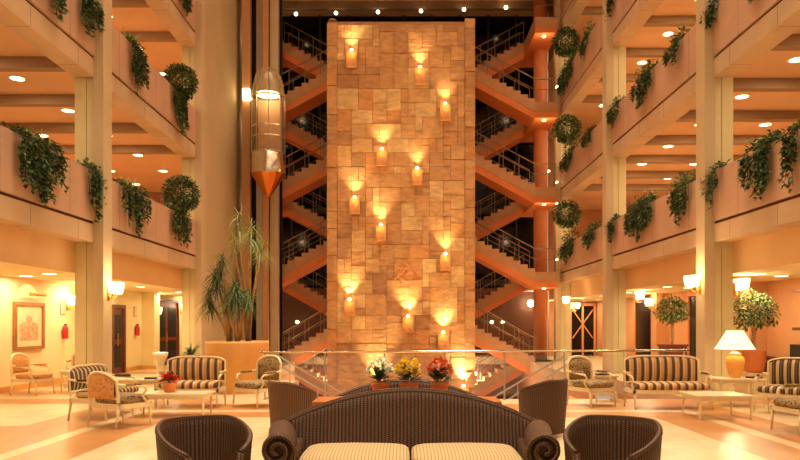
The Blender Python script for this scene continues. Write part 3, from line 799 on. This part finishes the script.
def camel_sofa(label, loc, rz, W, H, ncush):
    t = thing('wicker_sofa', label, 'sofa', loc, rz)
    hw = W/2+.09
    def ztop(u): return H+.01-.21*(u*hw)**2*(1.27/(W/2))**2
    def back(u, v):
        uu = u*2-1; x = uu*hw; h = ztop(uu)
        if v < .45: k = v/.45; y = .0+.10*k; z = .3+(h-.3)*k                # front face
        elif v < .55: k = (v-.45)/.1; y = .10+.1*k; z = h+.035*math.sin(PI*k)
        else: k = (v-.55)/.45; y = .2-.06*k; z = h-(h-.06)*k
        return (x, y, z)
    b = MB(); b.grid(back, 60, 18, usc=W, vsc=1.7, flip=True); b.build('humped_back', ['wicker'], t, True)
    rp = MB(); rp.tube([(hw*(k/20-1), .14, ztop(k/20-1)+.01) for k in range(41)], .035, 10); rp.build('top_roll', ['wicker'], t, True)
    bs = MB(); bs.box(-W/2+.16, W/2-.16, -.72, .12, .06, .32); bs.build('seat_base', ['wicker'], t)
    for sgn in (-1, 1):
        xc = sgn*(W/2-.14)
        def arm(u, v, xc=xc, sgn=sgn):
            xc = xc+sgn*.12*u**1.5
            yy = -.8+.92*u
            if v < .25: k = v/.25; return (xc-sgn*.1, yy, .08+.4*k)
            a = (v-.25)/.75*PI*1.45
            return (xc-sgn*.0-sgn*.135*math.cos(a), yy, .53+.135*math.sin(a))
        a_ = MB(); a_.grid(arm, 14, 22, usc=.9, vsc=1.3, flip=sgn < 0)
        xa, xb = sorted((xc-sgn*.1, xc+sgn*.05)); a_.box(xa, xb, -.79, .1, .06, .5)
        a_.tube([(xc, -.79, .53), (xc+sgn*.03, -.4, .53), (xc+sgn*.12, .12, .53)], .12, 18)
        ob = a_.build('rolled_arm', ['wicker'], t, True)
        sp = MB(); pts = []
        for k in range(36):
            a = k/35*PI*3.6; r = .145*(1-k/35*.85); pts.append((xc-sgn*r*math.cos(a), -.815, .53+r*math.sin(a)))
        pts.insert(0, (xc-sgn*.14, -.815, .1)); sp.tube(pts, .02, 8); sp.build('scroll', ['wicker'], ob, True)
    cw = (W-.56)/ncush
    for k in range(ncush):
        x0 = -W/2+.28+k*cw; c = MB(); c.rbox(x0+.005, x0+cw-.005, -.78, .06, .32, .46, crown=.03); c.build('seat_cushion', ['cushion'], t, True)
    for lx_ in (-W/2+.22, W/2-.22):
        for ly in (-.68, .05):
            q = MB(); q.tube([(lx_,ly,0),(lx_,ly,.07)], .03, 8); q.build('foot', ['woodtop'], t)
    return t
camel_sofa('large dark wicker sofa with humped back and cream seat cushions, front centre', (.06, 6.72, 0), 0, 2.54, .925, 2)
camel_sofa('smaller dark wicker sofa facing away, behind the potted flowers', (.03, 7.95, 0), PI, 2.1, .935, 2)
con = thing('console_table', 'polished reddish wood console table between the two wicker sofas', 'table', (.03, 7.27, .02))
c = MB(); c.box(-.95,.95,-.27,.27,.765,.8); c.build('table_top', ['woodtop'], con)
c = MB(); c.box(-.85,.85,-.22,.22,.68,.765); c.build('apron', ['woodred'], con)
for a in (-.83,.83):
    for b_ in (-.2,.2):
        q = MB(); q.tube([(a,b_,-.02),(a,b_,.7)], [.02,.03], 8); q.build('leg', ['woodred'], con)

# ------------------------------------------------------------------ foliage
def rdir(r, zlo=-1, zhi=1):
    a = r.uniform(0, 2*PI); z = r.uniform(zlo, zhi); q = math.sqrt(max(0, 1-z*z)); return Vector((q*math.cos(a), q*math.sin(a), z))
def pot_flower(label, loc, fl_mat, seed):
    r = random.Random(seed); t = thing('potted_flower', label, 'potted plant', loc, 0, 'flower pots on the console table'); t.scale = (1.12, 1.12, 1.3)
    p = MB(); p.lathe([(0,0),(.058,0),(.078,.11),(.088,.11),(.088,.145),(.076,.145),(.072,.12),(0,.12)], n=18); p.build('pot', ['terracotta'], t, True)
    l = MB()
    for k in range(90):
        d = rdir(r, -.1, .9); l.leaf(Vector((0,0,.15))+d*r.uniform(.02,.09), d+Vector((0,0,.2)), (0,0,1), .07, .035, 0)
    l.build('leaves', ['leafdark'], t)
    f = MB()
    for k in range(60):
        d = rdir(r, .0, 1); c = Vector((0,0,.2))+Vector((d.x*.115, d.y*.1, d.z*.12))
        for j in range(6):
            dd = rdir(r, -.2, 1); f.leaf(c, dd, (0,0,1), .035, .028, 0)
    f.build('blossoms', [fl_mat], t)
pot_flower('potted white flowers in a terracotta pot, left of three on the console', (-.245, 7.2, .82), 'whitefl', 1)
pot_flower('potted yellow flowers in a terracotta pot, middle of three on the console', (.05, 7.2, .82), 'yellowfl', 2)
pot_flower('potted orange-red flowers in a terracotta pot, right of three on the console', (.37, 7.2, .82), 'orangefl', 3)

def trailing(x_px, y_top, y_bot, w_px, label, dense=1.0, flowers=None, spiky=False, seed=0, light=False):
    """trailing plant in the parapet planter; its place along the parapet is found from the photo column"""
    sx = -1 if x_px < 404 else 1
    Y = 700*XP/abs(x_px-404); s = 700/Y
    ztop = EYE-(y_top-324)/s; zbot = EYE-(y_bot-324)/s
    # which parapet top is nearest
    pt = min([z+1.12 for z in LEV], key=lambda q: abs(q-max(ztop-.1, zbot+.3)))
    wl = w_px/s*s*Y/abs(x_px-404)*1.0          # extent along the wall
    wl = max(.28, min(2.6, wl*.78))
    drop = max(.2, pt-zbot); rise = max(.12, ztop-pt)
    r = random.Random(seed+int(x_px*7+y_top)); face_x = sx*(XP-.06)
    t = thing('trailing_plant', label, 'plant', (sx*(XP+.12), Y, pt), 0, 'plants trailing over the gallery parapets')
    ox, oy, oz = t.location
    f = MB(); st = MB()
    nstr = int(11*wl*dense)+4
    for k in range(nstr):
        y = r.uniform(-wl/2, wl/2); edge = 1-abs(y)/(wl/2)*.45
        ln = drop*r.uniform(.5, 1.0)*edge; x = face_x-ox; pts = [(0,y*.9,-.0),(x*.6,y,.09),(x-sx*r.uniform(.03,.12),y,-.03)]
        z = -.03; n = max(2, int(ln/.07)); px_, py_ = pts[-1][0], y
        while z > -ln:
            z -= .07; py_ += r.uniform(-.03,.03); px_ = x-sx*r.uniform(.02,.1); 
            for q in range(3):
                d = Vector((-sx*r.uniform(.1,.9), r.uniform(-.9,.9), r.uniform(-.9,.3))); f.leaf((px_,py_,z), d, (0,0,1), r.uniform(.07,.14), r.uniform(.05,.09), r.choice([0,0,1]), .02)
        st.tube(pts+[(x-sx*.04,py_,-ln)], .006, 4)
    for k in range(int(130*wl*dense)):
        c = Vector((r.uniform(-.12,.15)*1, r.uniform(-wl/2,wl/2), r.uniform(0,rise)*r.uniform(.4,1))); c.x += -sx*.1
        f.leaf(c, rdir(r,-.4,1), (0,0,1), r.uniform(.08,.15), .07, r.choice([0,1]), .02)
    if spiky:
        for k in range(46):
            d = rdir(r, .1, 1); f.leaf((0, r.uniform(-wl/4,wl/4), .02), d, (0,0,1), r.uniform(.4,.65), .04, 2, .2, 4)
    f.build('foliage', ['leafdark','leafmid','leaflight'], t)
    st.build('stems', ['leafdark'], t)
    if flowers:
        b = MB()
        for k in range(22):
            c = Vector((-sx*r.uniform(0,.2), r.uniform(-wl/2,wl/2), r.uniform(.05,rise+.1)))
            for j in range(5): b.leaf(c, rdir(r), (0,0,1), .05, .04)
        b.build('blossoms', [flowers], t)
def ball(x_px, y_px, r_px, label, seed):
    sx = -1 if x_px < 404 else 1
    Xb = XP-.05; Y = 700*Xb/abs(x_px-404); s = 700/Y; Z = EYE-(y_px-324)/s; R = r_px/s
    pt = max([z+1.12 for z in LEV if z+1.12 < Z-R*.3] or [LEV[0]+1.12])
    r = random.Random(seed); t = thing('round_shrub', label, 'shrub', (sx*(XP+.1), Y, pt), 0, 'round clipped shrubs at the parapet ends')
    ox = t.location.x; c0 = Vector((sx*Xb-ox, 0, Z-pt))
    f = MB()
    for k in range(2200):
        d = rdir(r); p = c0+d*R*r.uniform(.6, 1.05); f.leaf(p, d+rdir(r)*.8, (0,0,1), r.uniform(.07,.13), .055, r.choice([0,0,1]), .02)
    f.build('crown', ['leafdark','leafmid'], t)
    q = MB(); q.tube([(0,0,0),(c0.x*.5,.02,c0.z*.5),tuple(c0)], [.03,.025,.02], 7); q.build('trunk', ['bark'], t)
T_ = trailing
T_(48,-22,22,32,'dark ivy spilling over the upper left gallery parapet at the very top left')
T_(86,-8,46,26,'long ivy on the upper left parapet just left of the tall column', spiky=True)
T_(134,42,95,22,'ivy with spiky leaves on the upper left parapet right of the tall column', spiky=True)
T_(182,-12,20,14,'dark ivy end hanging at the top of the frame left of the pale pier')
T_(178,98,136,22,'ivy hanging below the upper left round shrub')
T_(36,146,212,58,'widest ivy curtain on the lower left parapet, at the left edge', 1.5, spiky=True)
T_(90,176,222,20,'narrow ivy on the lower left parapet beside the tall column')
T_(132,188,238,34,'ivy with yellow blossoms on the lower left parapet right of the tall column', 1.0, 'yellowfl', True)
T_(178,214,253,22,'ivy with yellow blossoms below the lower left round shrub', 1.0, 'yellowfl')
ball(180,82,16,'round shrub at the far end of the upper left parapet',21)
ball(181,194,17,'round shrub at the far end of the lower left parapet',22)
T_(716,-10,27,22,'dark ivy on the upper right parapet beside the tall right column')
T_(758,-45,6,16,'ivy tip at the top edge of the frame, upper right parapet')
T_(677,28,68,18,'spiky ivy high on the right, left of the tall right column', 1.0, None, True)
T_(646,64,108,22,'ivy in the middle of the upper right far parapet', 1.0, None, True)
T_(617,98,130,12,'small dark ivy beside the second right column, upper parapet')
T_(613,-14,18,10,'dark ivy at the top beside the second right column')
T_(588,22,58,10,'small ivy on the topmost far right parapet')
T_(568,58,95,18,'ivy below the topmost round shrub by the right stairs')
T_(590,128,148,12,'small ivy on the middle far right parapet')
T_(569,142,173,14,'ivy below the middle round shrub by the right stairs')
T_(569,226,264,16,'ivy below the lowest round shrub by the right stairs', 1.0, 'yellowfl')
T_(592,222,250,16,'ivy on the lowest far right parapet')
T_(615,218,240,10,'small ivy beside the second right column, lower parapet')
T_(642,196,240,32,'dense ivy left on the lower right middle parapet', 1.4, None, True)
T_(683,172,224,26,'ivy with spiky top on the lower right middle parapet, left of the tall column', .9, None, True)
T_(717,166,208,20,'ivy on the lower right parapet just right of the tall column')
T_(764,136,202,38,'widest ivy curtain on the lower right parapet', 1.5, None, True)
T_(797,134,190,16,'ivy at the right edge of the frame on the lower right parapet', 1.3)
ball(566,42,13,'round shrub at the far end of the topmost right parapet',31)
ball(567,129,13,'round shrub at the far end of the middle right parapet',32)
ball(567,214,13,'round shrub at the far end of the lowest right parapet',33)

# planter with yuccas
pl = thing('round_planter', 'large plain ochre planter tub holding tall yuccas, left of the balustrade', 'planter', (-3.95, 16.6, 0))
p = MB(); p.lathe([(0,0),(.72,0),(.74,1.14),(.74,1.2),(.68,1.2),(.67,1.1),(0,1.1)], n=36); p.build('tub', ['planter'], pl, True)
p = MB(); p.lathe([(0,1.17),(.3,1.18),(.66,1.13)], n=24); p.build('soil', ['soil'], pl)
def yucca(label, base, heads, seed, mats, wide=.05):
    r = random.Random(seed); t = thing('yucca_plant', label, 'plant', base, 0, 'tall yuccas in the round planter')
    tr = MB(); f = MB()
    for (hx, hy, hz, R, n) in heads:
        tr.tube([(r.uniform(-.05,.05),0,0),(hx*.3,hy*.4,hz*.4),(hx*.8,hy*.8,hz*.8),(hx,hy,hz)], [.045,.035,.028,.022], 8)
        for k in range(int(n*1.25)):
            d = rdir(r, -.45, .98); f.leaf((hx*.95,hy,hz+r.uniform(-.38,.1)), d, (0,0,1), R*r.uniform(.5,1.05), wide*.72, r.choice([0,0,1]), R*r.uniform(.25,.8), 5)
    tr.build('trunk', ['bark'], t, True); f.build('leaves', mats, t)
yucca('dark bushy yucca leaning left in the round planter', (-4.15,16.6,1.15), [(-.3,0,1.6,.6,260),(-.5,.1,1.1,.5,150),(-.15,-.1,2.0,.42,110),(.1,.1,1.3,.45,110)], 4, ['leafdark','leafmid'], .032)
yucca('middle yucca with drooping leaves in the round planter', (-3.95,16.45,1.15), [(.0,0,1.25,.6,220),(.3,0,1.15,.5,160),(-.2,-.1,.95,.4,80)], 5, ['leafmid','leafdark'], .032)
yucca('tallest pale-leaved dracaena at the back of the round planter', (-3.75,16.85,1.15), [(.05,.1,2.75,.75,80),(-.25,0,3.0,.65,50),(.3,0,2.35,.6,60),(-.35,0,2.45,.5,40)], 6, ['leaflight','leafmid'], .036)

# ficus trees
def ficus(label, loc, R, hz, seed, round_pot=True):
    r = random.Random(seed); t = thing('ficus_tree', label, 'tree', loc, 0)
    p = MB()
    if round_pot:
        p.box(-.3,.3,-.3,.3,0,.5); p.build('plinth', ['cream'], t)
        p = MB(); p.lathe([(0,.5),(.17,.5),(.2,.55),(.25,.78),(.24,.92),(.27,.96),(.27,1.02),(.23,1.02),(.22,.97),(0,.97)], n=24); p.build('pot', ['terracotta'], t, True)
    else:
        p.box(-.3,.3,-.3,.3,0,1.0); p.box(-.33,.33,-.33,.33,.96,1.02); p.build('planter_box', ['woodred'], t)
    q = MB()
    for ph in (0, 2.1, 4.2): q.tube([(.035*math.cos(ph+k*.9), .035*math.sin(ph+k*.9), .95+(hz-.95)*k/10) for k in range(11)], .018, 6)
    q.build('braided_trunk', ['bark'], t)
    f = MB()
    for k in range(1700):
        d = rdir(r); p_ = Vector((0,0,hz))+Vector((d.x*R*1.08, d.y*R*1.08, d.z*R*.88))*r.uniform(.45,1.06)*(1+.12*math.sin(5*d.x+3*d.z)); f.leaf(p_, d+rdir(r)*.9, (0,0,1), r.uniform(.06,.11), .045, r.choice([0,1,1,2]), .02)
    f.build('crown', ['leafdark','leafmid','leaflight'], t)
ficus('round-headed ficus with braided trunk in a terracotta pot beside the table lamp', (7.95, 15.9, 0), .46, 1.92, 41)
ficus('round-headed ficus in a brown box planter behind the right settee', (7.75, 20.2, 0), .42, 2.02, 42, False)
rr_ = random.Random(9)
fn = thing('potted_fern', 'small dark-leaved potted palm behind the left striped settee', 'potted plant', (-4.75, 15.6, 0))
p = MB(); p.box(-.2,.2,-.2,.2,0,.7); p.lathe([(0,.7),(.12,.7),(.17,.92),(0,.9)], n=16); p.build('pot', ['cream'], fn)
f = MB()
for k in range(70): f.leaf((0,0,.9), rdir(rr_, .1, .9), (0,0,1), rr_.uniform(.4,.6), .04, rr_.choice([0,1]), .2, 4)
f.build('fronds', ['leafdark','leafmid'], fn)
f = MB(); f.lathe([(0,0),(.14,0),(.1,.1),(.07,.3),(.09,.7),(.16,.86),(.17,.95),(0,.93)], n=18)
tag(f.build('white_pedestal', ['creamtop'], None, True, (-5.6, 16.1, 0)), 'white pedestal urn behind the left striped settee', 'pedestal')
f = MB(); f.lathe([(0,0),(.13,0),(.13,.03),(.025,.05),(.02,.55),(.06,.6),(.07,.9),(.03,1.0),(0,1.0)], n=14)
tag(f.build('ashtray_stand', ['black'], None, True, (-7.25, 16.6, 0)), 'slim dark stand beyond the striped settee at the left', 'stand')

# ------------------------------------------------------------------ painted seats
def seat_furniture(name, label, cat, loc, rz, W, fab, backfab=None, H=.95, group=None, flat=False):
    """open-arm painted frame seat facing -Y"""
    t = thing(name, label, cat, loc, rz, group); hw = W/2; backfab = backfab or fab
    fr = MB()
    def arch(u):    # back frame outline
        return H-(.07 if W > 1 else .13)*abs(u)**(5 if W > 1 else 2.6)
    n = 20
    pts = [(-hw+.04,.27,.40)]+[((k/n*2-1)*(hw-.04), .30+.06*(1-abs(k/n*2-1)**3), arch(k/n*2-1)) for k in range(n+1)]+[(hw-.04,.27,.40)]
    fr.tube(pts, .017 if W > 1 else .024, 8)
    fr.tube([(-hw+.04,.29,.47),(hw-.04,.29,.47)], .02, 6)
    fr.box(-hw+.01,hw-.01,-.34,-.3,.3,.37); fr.box(-hw+.01,hw-.01,.24,.28,.3,.37)
    fr.box(-hw+.01,-hw+.05,-.34,.28,.3,.37); fr.box(hw-.05,hw-.01,-.34,.28,.3,.37)
    fr.build('frame', ['cream'], t)
    for sgn in (-1, 1):
        a = MB(); x = sgn*(hw-.03)
        a.tube([(x,.3,.68),(x,.1,.65),(x+sgn*.02,-.1,.63),(x+sgn*.02,-.2,.62),(x,-.24,.56),(x,-.17,.47),(x,-.26,.36)], .02, 8); ao = a.build('arm', ['cream'], t, True)
        a = MB(); a.rbox(x-.03,x+.05 if sgn>0 else x+.03,-.14,.16,.645,.685); a.build('arm_pad', [fab], ao, True)
        for (ly, dy) in ((-.31,-.03),(.26,.05)):
            q = MB(); q.tube([(sgn*(hw-.04),ly,.36),(sgn*(hw-.04),ly+dy*.4,.2),(sgn*(hw-.04),ly+dy,0)], [.03,.021,.014], 8); q.build('leg', ['cream'], t, True)
    def pad(u, v):
        uu = u*2-1; x = uu*(hw-.06); zz = .46+(arch(uu)-.025-.46)*v
        return (x, .30+.06*(1-abs(uu)**3)-.075*math.sin(PI*min(1,max(0,u)))**.3*math.sin(PI*v)**.4-.0, zz)
    def padb(u, v):
        uu = u*2-1; x = uu*(hw-.06); zz = .46+(arch(uu)-.025-.46)*v
        return (x, .31+.06*(1-abs(uu)**3)+.02*math.sin(PI*v)**.4, zz)
    b = MB(); b.grid(pad, 20, 10); b.grid(padb, 20, 10, mat=1, flip=True); b.build('back_pad', [fab, backfab], t, True)
    nc_ = 1
    s = MB(); s.rbox(-hw+.05,hw-.05,-.36,.24,.36,.49,crown=.025); s.build('seat_cushion', [fab], t, True)
    s = MB(); s.box(-hw+.04,hw-.04,-.345,-.335,.3,.37) ; 
    return t
SF = seat_furniture
SF('striped_settee', 'striped two-seat settee side-on at the left, behind the armchair seen from behind', 'settee', (-5.2, 12.2, 0), face(1,-.08), 1.35, 'stripedark', H=.88)
SF('upholstered_armchair', 'cream-framed armchair with orange back panel, seen from behind at the left', 'armchair', (-4.48, 11.0, 0), face(.5,.87), .74, 'floral', 'floralorange', H=.86)
SF('upholstered_armchair', 'pale armchair side-on under the framed picture at the far left', 'armchair', (-8.45, 15.9, 0), face(1,-.15), .68, 'floralorange', H=.92)
SF('upholstered_armchair', 'small orange-backed armchair facing front by the left wall near the extinguisher', 'armchair', (-8.25, 17.9, 0), face(.2,-1), .68, 'floralorange', H=.92)
SF('striped_settee', 'gold and brown striped settee behind the left coffee table', 'settee', (-4.12, 13.6, 0), face(0,-1), 1.22, 'stripe', H=.95)
SF('upholstered_armchair', 'patterned armchair facing left, between the planter and the wicker chair', 'armchair', (-2.85, 13.65, 0), face(-.55,-.83), .72, 'floral', H=.97)
SF('upholstered_armchair', 'patterned armchair facing right, at the right end of the stairs', 'armchair', (3.66, 13.75, 0), face(.5,-.86), .72, 'floral', H=.95)
SF('striped_settee', 'gold and brown striped settee in front of the right column', 'settee', (5.02, 13.35, 0), face(0,-1), 1.52, 'stripe', H=.98)
SF('striped_settee', 'striped settee facing left at the right edge beside the terracotta pot', 'settee', (7.0, 12.35, 0), face(-.75,-.66), 1.4, 'stripedark', 'stripe', H=.98)
SF('upholstered_armchair', 'patterned cream-framed armchair cut off by the right edge of the frame', 'armchair', (5.95, 10.35, 0), face(-1,-.1), .72, 'floral', H=.9)

def low_table(name, label, loc, rz, W, D, H, glassy=False, shelf=False):
    t = thing(name, label, 'table', loc, rz)
    p = MB(); p.box(-W/2,W/2,-D/2,D/2,H-.03,H); p.build('table_top', ['creamtop'], t)
    p = MB()
    p.box(-W/2+.04,W/2-.04,-D/2+.04,-D/2+.06,H-.1,H-.03); p.box(-W/2+.04,W/2-.04,D/2-.06,D/2-.04,H-.1,H-.03)
    p.box(-W/2+.04,-W/2+.06,-D/2+.04,D/2-.04,H-.1,H-.03); p.box(W/2-.06,W/2-.04,-D/2+.04,D/2-.04,H-.1,H-.03); p.build('apron', ['cream'], t)
    if shelf:
        p = MB(); p.box(-W/2+.06,W/2-.06,-D/2+.06,D/2-.06,.14,.165); p.build('shelf', ['cream'], t)
    for a in (-1,1):
        for b in (-1,1):
            q = MB(); q.tube([(a*(W/2-.05),b*(D/2-.05),0),(a*(W/2-.05),b*(D/2-.05),H-.03)], [.016,.028], 8); q.build('leg', ['cream'], t)
low_table('coffee_table', 'cream coffee table with a red potted plant on it, left', (-4.03, 12.2, 0), 0, 1.3, .6, .41)
low_table('coffee_table', 'cream coffee table in front of the right striped settee', (5.35, 12.0, 0), 0, .95, .8, .41)
low_table('side_table', 'white side table between the two left settees, with a dark book on it', (-5.25, 13.9, 0), 0, .9, .6, .52)
low_table('side_table', 'small side table beside the armchair under the picture', (-7.75, 16.6, 0), 0, .6, .6, .5)
low_table('side_table', 'white side table between the right armchair and the right striped settee', (4.12, 14.45, 0), 0, .5, .45, .55, shelf=True)
low_table('lamp_table', 'pale side table carrying the table lamp, right of the striped settee', (6.5, 13.7, 0), 0, .95, .6, .55, shelf=True)
def book(label, loc, rz=.2):
    b = MB(); b.box(-.12,.12,-.09,.09,0,.03); o = b.build('book', ['black'], None, False, loc); o.rotation_euler = (0,0,rz); tag(o, label, 'book')
book('dark book on the white side table between the left settees', (-4.98, 13.8, .52))
book('dark book on the small side table right of the right armchair', (4.08, 14.4, .55))
book('dark book on the lamp table beside the urn lamp', (6.8, 13.6, .55))
fr = random.Random(13)
pf = thing('potted_poinsettia', 'red-leaved poinsettia in an orange pot on the left coffee table', 'potted plant', (-4.1, 12.25, .41))
p = MB(); p.lathe([(0,0),(.09,0),(.12,.14),(.13,.14),(.13,.17),(0,.16)], n=18); p.build('pot', ['terracotta'], pf, True)
f = MB()
for k in range(120): f.leaf(Vector((0,0,.2))+rdir(fr,-.2,1)*.06, rdir(fr,-.05,1), (0,0,1), fr.uniform(.12,.2), .06, 0 if k > 30 else 1, .04)
f.build('leaves', ['redfl','leafdark'], pf)

tlp = thing('table_lamp', 'ochre urn table lamp with a wide white conical shade, lit', 'lamp', (6.5, 13.75, .55))
p = MB(); p.lathe([(0,0),(.1,0),(.11,.03),(.14,.12),(.18,.3),(.165,.4),(.1,.44),(.12,.47),(.05,.5),(0,.5)], n=24); p.build('urn_base', ['ochre'], tlp, True)
p = MB(); p.tube([(0,0,.48),(0,0,.62)], .015, 8); p.build('stem', ['brass'], tlp)
p = MB(); p.lathe([(.37,.56),(.34,.6),(.15,.92),(.14,.92)], n=32); p.build('lamp_shade', ['shadeglow'], tlp, True)
lamp('POINT', 'table_lamp_bulb', (0,0,.5), 40, parent=tlp, shadow_soft_size=.1)
